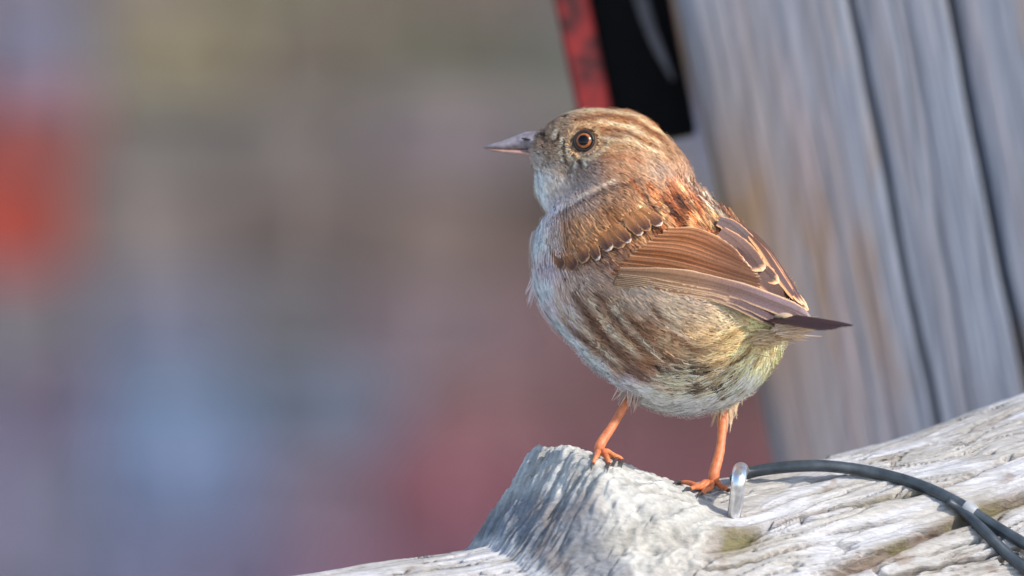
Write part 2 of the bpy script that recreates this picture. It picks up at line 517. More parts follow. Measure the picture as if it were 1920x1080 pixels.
split([(1400, 925), (1500, 905), (1640, 880), (1700, 850)], 3.4, 32, 0.5)
split([(960, 1010), (1080, 965), (1180, 940), (1330, 938), (1370, 925)], 3.6, 32, 0.4)
split([(1000, 940), (1100, 935), (1180, 918), (1245, 905)], 4.2, 36, 0.5)
split([(700, 1078), (860, 1060), (960, 1030), (1060, 1010)], 3.4, 30, 0.4)
split([(1560, 880), (1700, 845), (1800, 815), (1930, 760)], 4.5, 30, 0.4)
split([(1600, 1085), (1700, 1065), (1800, 1040), (1890, 1010)], 3.4, 30, 0.4)
split([(1180, 1010), (1280, 980), (1380, 965), (1480, 935)], 3.4, 30, 0.4)
split([(900, 1062), (1000, 1040), (1100, 1012), (1210, 985)], 3.2, 28, 0.3)
split([(1440, 940), (1520, 925), (1600, 900)], 3.4, 28, 0.3)
split([(1500, 1005), (1600, 985), (1680, 965)], 3.2, 28, 0.3)
split([(1650, 1000), (1760, 985), (1860, 960)], 3.0, 26, 0.3)
split([(1230, 1078), (1340, 1060), (1450, 1030), (1540, 1012)], 3.4, 30, 0.4)
split([(1660, 940), (1740, 915), (1850, 868), (1940, 830)], 3.2, 26, 0.3)
split([(780, 1090), (900, 1078), (1000, 1064)], 3.0, 26, 0.3)
disp -= crk
rr = RL + disp
def log_point(x, theta, r):
    """x (px along), angle from the ridge towards the viewer, radius -> (px,py,d)"""
    # axis centre
    cy = silS(x) + RL
    cd = log_d(x)
    slope = -(silS(x + 20) - silS(x - 20)) / 40
    L = np.sqrt(1 + slope ** 2)
    px = x - slope / L * r * np.cos(theta) + slope / L * RL
    # keep the silhouette where it is, lean the section with the slope, turn it with the axis in plan
    py = cy - r * np.cos(theta)
    k = 1 / math.sqrt(1 + LSL ** 2)
    d = cd + r * np.sin(theta) * k
    px = px + r * np.sin(theta) * LSL * k
    return px, py, d
px_, py_, d_ = log_point(XX, TH, rr)
zz = DIST - d_ * S
Vw = CAM + FWD * zz[..., None] + (RGT * (px_ - 960)[..., None] + UPV * (540 - py_)[..., None]) * (S * zz / DIST)[..., None]
# colour
cN1 = fbm(XX / 150, ag / 40, 41.0, 4); cN2 = fbm(XX / 60, ag / 9, 47.0, 3); cN3 = fbm(XX / 45, arcp / 40, 53.0, 4)
silver = np.array([0.50, 0.495, 0.51]); warmg = np.array([0.40, 0.375, 0.345]); brn = np.array([0.20, 0.13, 0.085]); moss = np.array([0.17, 0.15, 0.07])
lich = np.array([0.47, 0.45, 0.40]); bluish = np.array([0.34, 0.38, 0.48])
Cl = mixc(np.broadcast_to(silver, Vw.shape), warmg, 0.8 * sstep(0.42, 0.62, cN1))
Cl = Cl * (0.78 + 0.44 * cN2)[..., None]
Cl = mixc(Cl, brn, 0.55 * sstep(0.66, 0.80, cN3))
Cl = mixc(Cl, brn * 0.8, np.clip(stain * (0.5 + cN2), 0, 0.85))
Cl = mixc(Cl, moss, np.clip(stain * sstep(0.42, 0.6, fbm(XX / 80, arcp / 50, 61.0)), 0, 0.9))
Cl = mixc(Cl, np.array([0.46, 0.45, 0.42]) * (0.45 + 1.1 * knob)[..., None], 0.8 * on_stub)
Cl = mixc(Cl, np.array([0.16, 0.17, 0.20]) * (0.5 + knob)[..., None], 0.8 * on_stub * sstep(0, 1, (1010 + 90 * wrapn + 0.25 * arcp - XX) / 60))  # shade of the stub's left-facing side, painted into its colour
Cl = mixc(Cl, brn * 1.4, 0.22 * on_stub * sstep(0.52, 0.66, fbm(XX / 35, arcp / 30, 71.0)) * (XX < 1060))
log_origin = P(1240, 1300, 0)
q = NT("log_wood")
vc = q.n("ShaderNodeVertexColor"); vc.layer_name = "Col"
f = q.tex(900, 5, 0.65, None, (0.25, 1, 1))
q.base(q.mix('MULTIPLY', 1.0, vc.outputs["Color"], q.ramp(f, [(0.3, (0.78,) * 3), (0.7, (1.18,) * 3)])))
q.set(Roughness=0.82); q.bump(f, 0.8, 0.0010)
q.b.inputs["Specular IOR Level"].default_value = 0.25
M_log = q.m
lg = link("weathered_log", None, None, label="bleached silver grey log with long splits and a knobbly stub, bird perched on top", cat="log")
lg.location = log_origin
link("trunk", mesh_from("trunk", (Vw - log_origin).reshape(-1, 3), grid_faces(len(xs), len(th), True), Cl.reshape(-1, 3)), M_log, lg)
nt = len(th)
for row, flip in ((0, True), (len(xs) - 1, False)):
    ring = (Vw[row] - log_origin); c0 = ring.mean(0)
    fs = [((i + 1) % nt, i, nt) if flip else (i, (i + 1) % nt, nt) for i in range(nt)]
    link("cut_end", mesh_from("cut_end", np.vstack([ring, c0]), fs, np.tile(warmg * 0.7, (nt + 1, 1)), False), M_log, lg)
lbv = BVHTree.FromPolygons([tuple(v) for v in Vw.reshape(-1, 3)], [tuple(f) for f in grid_faces(len(xs), len(th), True)])
def on_log(px, py, back=0.0):
    """world point where the view ray through the pixel meets the log"""
    d = P(px, py, 0) - CAM; d /= np.linalg.norm(d)
    hit = lbv.ray_cast(Vector(CAM), Vector(d))
    if hit[0] is None: return None
    return np.array(hit[0]) - d * back
# trestle stakes carrying the log outside the picture
for sx_, lab in ((-500, "rough stake under the low end of the silver log"), (2600, "rough stake under the raised end of the silver log")):
    c_ = np.array(P(sx_, silS(np.array([sx_]))[0] + RL, log_d(sx_)))
    h = c_[2] - RL * S * 0.9
    st = link("support_stake", None, None, label=lab, cat="stake"); st.location = (c_[0], c_[1], 0)
    hh = np.linspace(-0.05, h, 30); aa = np.linspace(0, 2 * np.pi, 40, endpoint=False)
    H2, A2 = np.meshgrid(hh, aa, indexing='ij')
    r2 = 0.032 + 0.004 * fbm(A2 * 3, H2 * 6, 4.0)
    Vs = np.stack([np.cos(A2) * r2, np.sin(A2) * r2, H2], -1).reshape(-1, 3)
    link("stake_shaft", mesh_from("stake_shaft", Vs, grid_faces(30, 40, True), np.tile(warmg * 0.7, (len(Vs), 1))), M_log, st)

# ------------------------------------------------------------------ the bird
# local space q = (px-1230, 540-py, depth towards viewer), in photograph pixels
OB = P(1230, 540, 0)
AX = np.stack([RGT, UPV, -FWD])                  # rows
def q2w(q_): return OB + S * (np.asarray(q_, float) @ AX)
def Q(px, py, d): return np.array([px - 1230.0, 540.0 - py, d])
root_w = q2w(Q(1235, 905, 0))
bird = link("bird", None, None, label="small streaky brown and grey songbird with orange legs standing on the log", cat="bird")
bird.location = root_w
def B(q_): return q2w(q_) - root_w

ELL = [  # centre, radii (u,v,w)
    (Q(1188, 492, -55), (184, 186, 182)),
    (Q(1286, 590, 38), (183, 180, 180)),
    (Q(1236, 540, -10), (186, 188, 184)),
    (Q(1380, 566, 105), (100, 92, 92)),
    (Q(1172, 360, -75), (128, 132, 122)),
    (Q(1115, 283, -90), (112, 80, 80)),
    (Q(1150, 288, -92), (104, 84, 84)),
    (Q(1084, 335, -90), (80, 80, 78)),
    (Q(1040, 281, -90), (56, 42, 44)),
]
bm = bmesh.new()
for c_, r_ in ELL:
    m4 = Matrix.Translation(Vector(c_)) @ Matrix.Diagonal((*r_, 1))
    bmesh.ops.create_icosphere(bm, subdivisions=4, radius=1, matrix=m4)
me = bpy.data.meshes.new("body"); bm.to_mesh(me); bm.free()
tmp = bpy.data.objects.new("body_tmp", me); COL.objects.link(tmp)
md = tmp.modifiers.new("r", 'REMESH'); md.mode = 'VOXEL'; md.voxel_size = 4.5
md = tmp.modifiers.new("s", 'SMOOTH'); md.factor = 0.5; md.iterations = 26
dg = bpy.context.evaluated_depsgraph_get()
bme = bpy.data.meshes.new_from_object(tmp.evaluated_get(dg))
bpy.data.objects.remove(tmp); bpy.data.meshes.remove(me)
nv = len(bme.vertices)
bv = np.empty(nv * 3, np.float32); bme.vertices.foreach_get("co", bv); bv = bv.reshape(-1, 3).astype(float)
bnorm = np.empty(nv * 3, np.float32); bme.vertices.foreach_get("normal", bnorm); bnorm = bnorm.reshape(-1, 3).astype(float)
bpoly = [tuple(p.vertices) for p in bme.polygons]
bvh = BVHTree.FromPolygons([tuple(v) for v in bv], bpoly)

# plumage map: px, py, sRGB, streak strength
PM = np.array([
    (1000, 255, 128, 108, 90, .3), (1035, 228, 148, 128, 106, .5), (1100, 210, 172, 144, 110, .6), (1160, 222, 158, 116, 74, .8), (1220, 250, 165, 122, 76, .8), (1250, 285, 150, 120, 92, .5),
    (1180, 252, 178, 156, 126, .5), (1125, 232, 150, 116, 84, .7), (1030, 262, 120, 96, 76, .3), (1045, 285, 146, 130, 114, .8), (1062, 310, 124, 114, 104, .6), (1100, 312, 124, 110, 106, .5),
    (1150, 275, 164, 132, 98, .4), (1185, 298, 160, 126, 98, .4), (1150, 312, 158, 124, 100, .4), (1210, 305, 162, 140, 118, .3), (1235, 322, 146, 132, 124, .3),
    (995, 300, 150, 148, 148, .2), (1008, 345, 216, 214, 212, 0), (1035, 340, 176, 170, 166, .2), (1060, 368, 176, 170, 172, .1), (1100, 350, 140, 130, 128, .2), (1028, 388, 176, 176, 188, .1),
    (1180, 350, 146, 112, 84, .4), (1140, 370, 132, 106, 84, .5), (1228, 345, 165, 136, 108, .6), (1262, 362, 150, 86, 46, .9), (1300, 392, 158, 92, 52, .95), (1240, 392, 150, 88, 52, .9), (1330, 420, 166, 106, 56, .95),
    (1300, 325, 172, 146, 126, .6), (1350, 380, 150, 110, 80, .6), (1380, 420, 160, 116, 80, .7), (1280, 420, 170, 96, 44, .9),
    (1080, 420, 166, 126, 90, .3), (1120, 440, 166, 122, 82, .3), (1145, 400, 128, 88, 54, .5), (1200, 402, 176, 130, 94, .3), (1150, 472, 124, 98, 86, .4), (1070, 455, 150, 114, 84, .3), (1180, 430, 168, 122, 86, .3),
    (1003, 450, 236, 232, 236, 0), (1022, 500, 164, 154, 166, .2), (1004, 540, 232, 230, 238, 0), (1035, 450, 160, 148, 144, .3), (1060, 540, 158, 144, 138, .4), (1030, 580, 176, 168, 182, .2),
    (1066, 648, 240, 240, 244, 0), (1040, 616, 236, 234, 240, 0), (1118, 698, 240, 240, 246, 0), (1170, 722, 198, 196, 210, 0), (1050, 610, 186, 178, 186, .3),
    (1100, 560, 152, 132, 116, .5), (1110, 600, 140, 112, 90, .9), (1150, 590, 156, 136, 114, .6), (1125, 640, 140, 108, 82, .9), (1165, 640, 156, 132, 108, .7), (1200, 620, 136, 104, 80, .8), (1200, 680, 134, 100, 74, .7), (1150, 680, 150, 124, 102, .7),
    (1250, 580, 152, 142, 126, .3), (1300, 562, 146, 136, 124, .3), (1200, 560, 156, 142, 128, .3), (1350, 592, 160, 150, 128, .3), (1250, 640, 144, 124, 100, .6),
    (1310, 640, 152, 136, 108, .6), (1380, 640, 172, 154, 114, .9), (1430, 640, 194, 176, 130, .9), (1350, 690, 176, 160, 126, .7), (1450, 670, 208, 194, 150, .6), (1420, 700, 210, 194, 160, .4),
    (1280, 695, 112, 102, 86, .9), (1340, 715, 124, 114, 92, .95), (1240, 720, 170, 160, 148, .6), (1280, 758, 236, 226, 212, .1), (1350, 748, 242, 232, 210, .1), (1230, 752, 226, 216, 208, .1), (1200, 742, 214, 206, 202, .1), (1390, 732, 242, 230, 206, .1), (1320, 772, 240, 230, 214, 0)], float)
PM_lin = lin(PM[:, 2:5])
ALB = 1.25
TINT = np.array([1.12, 0.98, 0.87])
def plum(qp):
    """albedo and streak strength at local points"""
    px = qp[:, 0] + 1230; py = 540 - qp[:, 1]
    col = np.zeros((len(qp), 3)); st = np.zeros(len(qp))
    for a in range(0, len(qp), 20000):
        s_ = slice(a, a + 20000)
        d2 = (px[s_, None] - PM[None, :, 0]) ** 2 + (py[s_, None] - PM[None, :, 1]) ** 2
        w = 1 / (d2 + 16 ** 2) ** 2
        w /= w.sum(1, keepdims=True)
        col[s_] = w @ PM_lin; st[s_] = w @ PM[:, 5]
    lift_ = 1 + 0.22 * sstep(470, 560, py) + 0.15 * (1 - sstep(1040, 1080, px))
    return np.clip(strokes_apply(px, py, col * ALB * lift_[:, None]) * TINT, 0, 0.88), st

STROKES = []   # (points, half width px, sRGB, strength): streaks in the plumage pattern
def stroke(pts, w, c, k=0.85): STROKES.append((np.array(pts, float), w, lin(c) * ALB, k))
DK, CR, RU = (52, 36, 28), (214, 190, 158), (150, 78, 36)
stroke([(1075, 224), (1140, 213), (1190, 224), (1240, 258)], 6, (112, 70, 42))
stroke([(1110, 238), (1170, 245), (1228, 276)], 4, (110, 72, 46))
stroke([(1120, 226), (1180, 236), (1236, 268)], 4, CR)
stroke([(1050, 208), (1120, 203), (1190, 214), (1250, 252)], 4, (208, 184, 150))
stroke([(1130, 258), (1180, 262), (1240, 288)], 5, (206, 182, 150))
stroke([(1075, 238), (1120, 246), (1160, 256)], 4, (120, 84, 58))
stroke([(1078, 294), (1102, 298), (1124, 286), (1142, 262)], 3.0, (228, 204, 164), .6)
stroke([(1128, 294), (1165, 292), (1200, 300)], 5, (140, 90, 60), .6)
for pts in (((1040, 243), (1034, 257)), ((1052, 258), (1049, 276)), ((1060, 272), (1066, 296)), ((1073, 296), (1078, 312)), ((1094, 300), (1096, 314)), ((1048, 284), (1052, 298))):
    stroke(pts, 3.0, (236, 222, 200), .7)
for pts in (((1046, 246), (1042, 262)), ((1056, 262), (1056, 282)), ((1068, 262), (1072, 290)), ((1056, 292), (1062, 308)), ((1085, 300), (1088, 314)), ((1006, 254), (1022, 264)), ((1018, 246), (1020, 254))):
    stroke(pts, 3.2, (52, 38, 32), .8)
stroke([(1052, 398), (1095, 374), (1150, 348), (1200, 336)], 4, (84, 62, 52))
stroke([(1085, 368), (1120, 350), (1150, 338)], 4, (206, 186, 166), .7)
stroke([(1006, 322), (1014, 356), (1020, 384), (1010, 410), (999, 450)], 7, (226, 232, 238), .8)
for k in range(84):      # mantle
    x_, y_ = rng.uniform(1165, 1370), rng.uniform(335, 435)
    if y_ < 335 + (x_ - 1300) * 0.8: continue
    L_ = rng.uniform(22, 44)
    stroke([(x_, y_), (x_ + L_ * .55, y_ + L_ * .85)], rng.uniform(3, 5), [DK, (84, 46, 26), (226, 190, 144), (160, 98, 58)][k % 4])
for k in range(16):      # nape and side of the back
    x_ = rng.uniform(1255, 1400); y_ = 300 + (x_ - 1260) * 0.85 + rng.uniform(0, 30)
    stroke([(x_, y_), (x_ + 22, y_ + 24)], rng.uniform(2, 3.5), [(232, 214, 196), (96, 66, 52)][k % 2])
for k in range(30):      # shoulder
    x_, y_ = rng.uniform(1040, 1220), rng.uniform(385, 470)
    stroke([(x_, y_), (x_ + 14, y_ + 26)], rng.uniform(3, 6), [(122, 82, 54), (196, 152, 110)][k % 2], .5)
for pts, w_ in (([(1078, 556), (1120, 622), (1172, 672)], 9), ([(1115, 545), (1150, 600), (1205, 655)], 8), ([(1082, 622), (1140, 672), (1196, 706)], 9), ([(1168, 588), (1214, 648), (1266, 690)], 9), ([(1050, 590), (1075, 622), (1095, 640)], 7), ([(1215, 570), (1250, 620), (1300, 660)], 6)):
    stroke(pts, w_, (94, 62, 42), .85)
for pts, w_ in (([(1098, 560), (1138, 618), (1190, 665)], 5), ([(1068, 590), (1110, 640), (1160, 685)], 5), ([(1140, 570), (1180, 620), (1230, 668)], 5), ([(1230, 600), (1290, 640)], 4), ([(1040, 560), (1060, 600)], 4)):
    stroke(pts, w_, (206, 190, 170), .75)
for k in range(40):      # undertail
    x_, y_ = rng.uniform(1330, 1440), rng.uniform(610, 720)
    L_ = rng.uniform(24, 50)
    stroke([(x_, y_), (x_ + L_, y_ - L_ * .55)], rng.uniform(2.5, 4.5), [(64, 52, 34), (238, 222, 182), (236, 218, 178), (156, 136, 92)][k % 4], .65)
for k in range(44):      # vent
    x_, y_ = rng.uniform(1225, 1370), rng.uniform(680, 735)
    stroke([(x_, y_), (x_ + rng.uniform(4, 24), y_ + rng.uniform(8, 24))], rng.uniform(2.5, 4.5), [(34, 30, 26), (236, 226, 206)][k % 2], 1.0)
def strokes_apply(px, py, col):
    for pts, w, c, k in STROKES:
        m = np.nonzero((px > pts[:, 0].min() - 3 * w) & (px < pts[:, 0].max() + 3 * w) & (py > pts[:, 1].min() - 3 * w) & (py < pts[:, 1].max() + 3 * w))[0]
        if not len(m): continue
        best = np.full(len(m), 1e9)
        for a_, b_ in zip(pts[:-1], pts[1:]):
            ab = b_ - a_
            t = np.clip(((px[m] - a_[0]) * ab[0] + (py[m] - a_[1]) * ab[1]) / (ab @ ab), 0, 1)
            best = np.minimum(best, np.hypot(px[m] - a_[0] - t * ab[0], py[m] - a_[1] - t * ab[1]))
        f = (k * np.exp(-(best / w) ** 2))[:, None]
        col[m] = col[m] * (1 - f) + c * f
    return col

def flow(p):
    """direction the feathers lie in"""
    u, v, w = p[:, 0], p[:, 1], p[:, 2]
    px, py = u + 1230, 540 - v
    down = np.array([0.60, -0.56, 0.50])
    tail = Q(1580, 600, 260) - p
    tail /= np.linalg.norm(tail, axis=1)[:, None]
    k = sstep(1180, 1400, px)[:, None] * 0.85 + 0.1
    f = down * (1 - k) + tail * k
    head = p - Q(960, 268, -90)
    head /= np.linalg.norm(head, axis=1)[:, None]
    head = head + np.array([0.15, -0.25, 0.0])
    hk = (1 - sstep(300, 400, py + 0.25 * (px - 1100)))[:, None]
    f = f * (1 - hk) + head * hk
    thr = (1 - sstep(1040, 1110, px)) * sstep(300, 340, py) * (1 - sstep(560, 640, py))
    f = f * (1 - thr[:, None]) + np.array([0.12, -1.0, 0.1]) * thr[:, None]
    return f

# underlying continuous body surface
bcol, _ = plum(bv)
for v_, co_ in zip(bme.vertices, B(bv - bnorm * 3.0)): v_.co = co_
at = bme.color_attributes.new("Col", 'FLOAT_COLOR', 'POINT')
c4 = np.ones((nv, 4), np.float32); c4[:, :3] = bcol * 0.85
at.data.foreach_set("color", c4.ravel())
bme.polygons.foreach_set("use_smooth", np.ones(len(bme.polygons), bool))
bme.name = "body"
link("body", bme, M_plume, bird)

# scattered contour feathers, each a fan of barbs
tri = []
for p in bpoly:
    for k in range(1, len(p) - 1): tri.append((p[0], p[k], p[k + 1]))
tri = np.array(tri)
A_, B_, C_ = bv[tri[:, 0]], bv[tri[:, 1]], bv[tri[:, 2]]
area = 0.5 * np.linalg.norm(np.cross(B_ - A_, C_ - A_), axis=1)
def inpoly(px, py, poly):
    poly = np.array(poly, float); ins = np.zeros(len(px), bool); j = len(poly) - 1
    for i in range(len(poly)):
        xi, yi = poly[i]; xj, yj = poly[j]
        cnd = ((yi > py) != (yj > py)) & (px < (xj - xi) * (py - yi) / (yj - yi + 1e-9) + xi)
        ins ^= cnd; j = i
    return ins
WINGPOLY = [(1135, 512), (1165, 486), (1215, 456), (1260, 450), (1330, 462), (1380, 452), (1440, 465), (1520, 590), (1490, 606), (1400, 570), (1300, 545), (1200, 537)]
SHOULDER = [(1030, 410), (1090, 375), (1190, 360), (1250, 415), (1225, 436), (1160, 462), (1110, 484), (1050, 490)]
def fans(N, headonly=False, poly=None):
    ti = rng.choice(len(tri), N, p=area / area.sum())
    r1, r2 = np.sqrt(rng.random(N)), rng.random(N)
    wa, wb, wc = 1 - r1, r1 * (1 - r2), r1 * r2
    p = wa[:, None] * A_[ti] + wb[:, None] * B_[ti] + wc[:, None] * C_[ti]
    n = wa[:, None] * bnorm[tri[ti, 0]] + wb[:, None] * bnorm[tri[ti, 1]] + wc[:, None] * bnorm[tri[ti, 2]]
    n /= np.linalg.norm(n, axis=1)[:, None]
    px, py = p[:, 0] + 1230, 540 - p[:, 1]
    headk = 1 - sstep(310, 400, py + 0.25 * (px - 1100))
    keep = ~(inpoly(px, py, WINGPOLY) & (n[:, 2] > -0.15))
    keep &= ~((np.hypot(px - 1095, py - 264) < 27) & (n[:, 2] > 0))
    keep &= ~((px < 994) & (py > 246) & (py < 302))
    if headonly: keep &= headk > 0.3
    if poly: keep &= inpoly(px, py, poly) & (n[:, 2] > 0)
    p, n, px, py, headk = p[keep], n[keep], px[keep], py[keep], headk[keep]
    return p, n, px, py, headk
plV, plF, plC = [], [], []
voff = 0
def add_fans(p, n, px, py, headk, Lmul=1.0, NB=9, wid=1.3, lift=1.0):
    global voff
    N = len(p)
    f = flow(p)
    f += rng.normal(0, 0.10, f.shape)
    f -= n * (f * n).sum(1, keepdims=True); f /= np.linalg.norm(f, axis=1)[:, None]
    s = np.cross(n, f)
    col, st = plum(p)
    L = (40 * (1 - headk) + 22 * headk) * rng.uniform(0.75, 1.25, N) * Lmul
    L *= np.where((px > 1200) & (py > 640), 1.15, 1.0)
    nearface = np.exp(-((px - 1050) / 60) ** 2 - ((py - 270) / 45) ** 2)
    L *= 1 - 0.45 * nearface
    Wd = L * (0.42 * (1 - headk) + 0.30 * headk)
    tone = np.exp(rng.normal(0, 0.17, N))
    hue = rng.normal(0, 0.04, N); hf = rng.random(N)
    bb = np.linspace(-1, 1, NB)
    for b in bb:
        b2 = b + rng.normal(0, 0.10, N)
        Lb = L * (1 - 0.34 * b2 * b2) * rng.uniform(0.85, 1.1, N)
        hgt = (2.0 + 2.0 * rng.random(N) + 5.0 * hf) * lift * (1 - 0.5 * headk)
        p0 = p - n * 2.5 + s * (Wd * 0.25 * b2)[:, None]
        p1 = p + f * (Lb * 0.5)[:, None] + s * (Wd * 0.85 * b2)[:, None] + n * (hgt * 0.9)[:, None]
        p2 = p + f * Lb[:, None] + s * (Wd * 0.95 * b2)[:, None] + n * (hgt * 0.7 - Lb * Lb / 900.0)[:, None]
        hw = wid * (0.8 + 0.5 * rng.random(N)) * (1 - 0.35 * headk)
        tilt = s + n * rng.normal(0, 0.12, N)[:, None]
        V = np.stack([p0 - tilt * hw[:, None], p0 + tilt * hw[:, None], p1 - tilt * hw[:, None] * .9, p1 + tilt * hw[:, None] * .9, p2 - tilt * hw[:, None] * .25, p2 + tilt * hw[:, None] * .25], 1)
        base = voff + np.arange(N)[:, None] * 6
        F = np.concatenate([base + np.array([0, 1, 3, 2]), base + np.array([2, 3, 5, 4])], 0)
        cen = np.exp(-(b2 / 0.38) ** 2) * st
        cb_, _ = plum(p1)
        c0 = cb_ * (tone * rng.uniform(0.93, 1.07, N))[:, None]
        c0 = c0 * np.stack([1 + hue, np.ones(N), 1 - hue], 1)
        dark_ = c0 * np.array([0.22, 0.19, 0.18])
        c0 = c0 * (1 - 0.85 * cen[:, None]) + dark_ * 0.85 * cen[:, None]
        edge = np.clip(np.abs(b2) - 0.5, 0, 1) * st * 0.9
        c0 = c0 * (1 + edge[:, None] * np.array([1.0, .92, .75]))
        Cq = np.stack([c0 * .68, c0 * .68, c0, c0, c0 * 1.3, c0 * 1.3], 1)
        plV.append(B(V.reshape(-1, 3))); plF.append(F); plC.append(np.clip(Cq.reshape(-1, 3), 0.004, 0.9))
        voff += N * 6
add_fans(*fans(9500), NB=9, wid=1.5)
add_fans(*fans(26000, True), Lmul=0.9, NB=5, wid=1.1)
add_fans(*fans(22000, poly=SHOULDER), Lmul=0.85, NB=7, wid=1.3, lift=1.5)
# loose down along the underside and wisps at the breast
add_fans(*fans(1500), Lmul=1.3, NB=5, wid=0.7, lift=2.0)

# ---- feather builder
def blade(path, nrm, W, colf, thick=0.0, camber=0.18, tip=0.55, basew=0.45, nc=9, K=None, jag=0.03):
    """a single vane: centre line + normals (local px) -> V,F,C"""
    path = np.asarray(path, float); K = len(path)
    T = np.gradient(path, axis=0); T /= np.linalg.norm(T, axis=1)[:, None]
    nrm = nrm - T * (nrm * T).sum(1, keepdims=True); nrm /= np.linalg.norm(nrm, axis=1)[:, None]
    sd = np.cross(nrm, T)
    t = np.linspace(0, 1, K)
    prof = (basew + (1 - basew) * sstep(0, 0.35, t)) * np.sqrt(np.clip(1 - np.clip((t - tip) / (1 - tip), 0, 1) ** 2.2, 0, 1))
    prof = np.maximum(prof, 0.03)
    c = np.linspace(-1, 1, nc)
    hw = W * prof
    j = 1 + jag * rng.normal(0, 1, (K, nc)) * (np.abs(c) > 0.9)
    V = path[:, None, :] + sd[:, None, :] * (hw[:, None] * c[None] * j)[..., None] + nrm[:, None, :] * (-camber * hw[:, None] * c[None] ** 2 + 0.10 * hw[:, None] * np.exp(-(c[None] / .12) ** 2))[..., None]
    CC, TT = np.meshgrid(c, t)
    C = colf(TT, CC)
    V2 = V - nrm[:, None, :] * 1.2
    F1 = grid_faces(K, nc); n0 = K * nc
    F2 = grid_faces(K, nc)[:, ::-1] + n0
    Vv = np.vstack([V.reshape(-1, 3), V2.reshape(-1, 3)])
    return Vv, np.vstack([F1, F2]), np.vstack([C.reshape(-1, 3), C.reshape(-1, 3) * .8])

def surf(pts, K, off, flatten=0.35):
    """lay a pixel polyline on the body; returns path, normals"""
    p2 = catmull(np.array(pts, float)[:, :2], K)
    ds, ns = [], []
    for x, y in p2:
        hit = bvh.ray_cast(Vector((x - 1230, 540 - y, 900)), Vector((0, 0, -1)))
        if hit[0] is None: ds.append(np.nan); ns.append((np.nan,) * 3)
        else: ds.append(hit[0].z); ns.append(tuple(hit[1]))
    ds = np.array(ds); ns = np.array(ns); t = np.linspace(0, 1, K)
    ok = ~np.isnan(ds)
    deg = 2 if ok.sum() > 5 else 1
    co_ = np.polyfit(t[ok], ds[ok], deg)
    fit = np.polyval(co_, t)
    last = t[ok].max()
    if last < 0.99:   # carry on straight past the body
        s_ = max(np.polyval(np.polyder(co_), last), -120)
        fit = np.where(t > last, np.polyval(co_, last) + s_ * (t - last), fit)
    for k in range(3):
        ns[:, k] = np.interp(t, t[ok], ns[ok, k])
    nn = ns * (1 - flatten) + np.array([0.1, 0.15, 1.0]) * flatten
    nn = np.array([np.convolve(np.pad(nn[:, k], 3, mode='edge'), np.ones(7) / 7, 'valid') for k in range(3)]).T
    nn /= np.linalg.norm(nn, axis=1)[:, None]
    path = np.c_[p2[:, 0] - 1230, 540 - p2[:, 1], fit] + nn * off
    return path, nn

def vane_col(base, fringe, tipc=None, fr0=0.72, tip0=0.86, dark=0.55, second=None, contrast=0.16):
    WA = 0.95 * TINT
    base, fringe = lin(base) * WA, lin(fringe) * WA
    tipc = fringe if tipc is None else lin(tipc) * WA
    b2 = base if second is None else lin(second) * WA
    seed = rng.random() * 100
    def f(T, C):
        k = sstep(0.25, 0.85, T)[..., None]
        c = base * (1 - k) + b2 * k
        n1 = fbm(C * 7 + T * 2 + seed, T * 5, seed, 3)
        c = c * (1 - contrast + 2 * contrast * n1)[..., None]
        fr = (sstep(fr0, fr0 + 0.15, np.abs(C)))[..., None]
        c = c * (1 - fr) + fringe * fr
        tk = sstep(tip0, min(tip0 + 0.08, 0.995), T + 0.04 * np.abs(C))[..., None]
        c = c * (1 - tk) + tipc * tk
        sh = np.exp(-(C / 0.13) ** 2)[..., None] * dark
        return c * (1 - sh) + base * 0.3 * sh
    return f

def put(name, data, parent, mat=M_feather):
    V, F, C = data
    return link(name, mesh_from(name, B(V), F, C), mat, parent)

# ---- near wing: a shoulder pad of skin carries the vanes
K = 22
pathw, nw = surf([(1120, 470), (1200, 490), (1300, 520), (1400, 560)], K, 2)
wing = put("wing", blade(pathw, nw, 48, vane_col((150, 108, 80), (150, 108, 80), dark=0.0), tip=0.4, camber=0.1, nc=11), bird)
# primaries, lowest first
for k in range(8):
    f = k / 7
    pl = [(1150 + 14 * f, 532 - 20 * f), (1260 + 10 * f, 543 - 20 * f), (1352 + 24 * f, 558 - 12 * f), (1440 + 14 * f, 597 - 24 * f), (1474 + 29 * f, 613 - 18 * f)]
    p_, n_ = surf(pl, 28, 8 + 1.6 * k)
    p_ = p_ + np.array([0, 0, 1.0]) * (34 * sstep(0.45, 0.9, np.linspace(0, 1, 28)))[:, None]
    put("flight_feather", blade(p_, n_, 13 + 2 * f, vane_col((134, 106, 84), (214, 186, 156), (150, 138, 146), 0.74, 0.96, 0.6, (106, 94, 106), 0.2), tip=0.85, camber=0.2), wing)
# secondaries and inner flight feathers: a close fan
for k in range(14):
    f = k / 13
    pl = [(1144 + 104 * f ** 1.1, 514 - 74 * f), (1238 + 66 * f, 529 - 80 * f), (1328 + 24 * f, 545 - 72 * f), (1418 - 36 * f + 24 * math.sin(math.pi * f), 566 - 66 * f)]
    p_, n_ = surf(pl, 26, 9 + 1.1 * k)
    sh = rng.uniform(-12, 10)
    put("flight_feather", blade(p_, n_, 11 + rng.uniform(-1, 1.5), vane_col((154 + 1.6 * sh, 106 + 1.6 * sh, 74 + 1.6 * sh), (226, 186, 146), (230, 204, 178), 0.70, 0.97, 0.92, (104 + sh, 72 + sh, 56 + sh), 0.5), tip=0.82, camber=0.42, jag=0.06), wing)
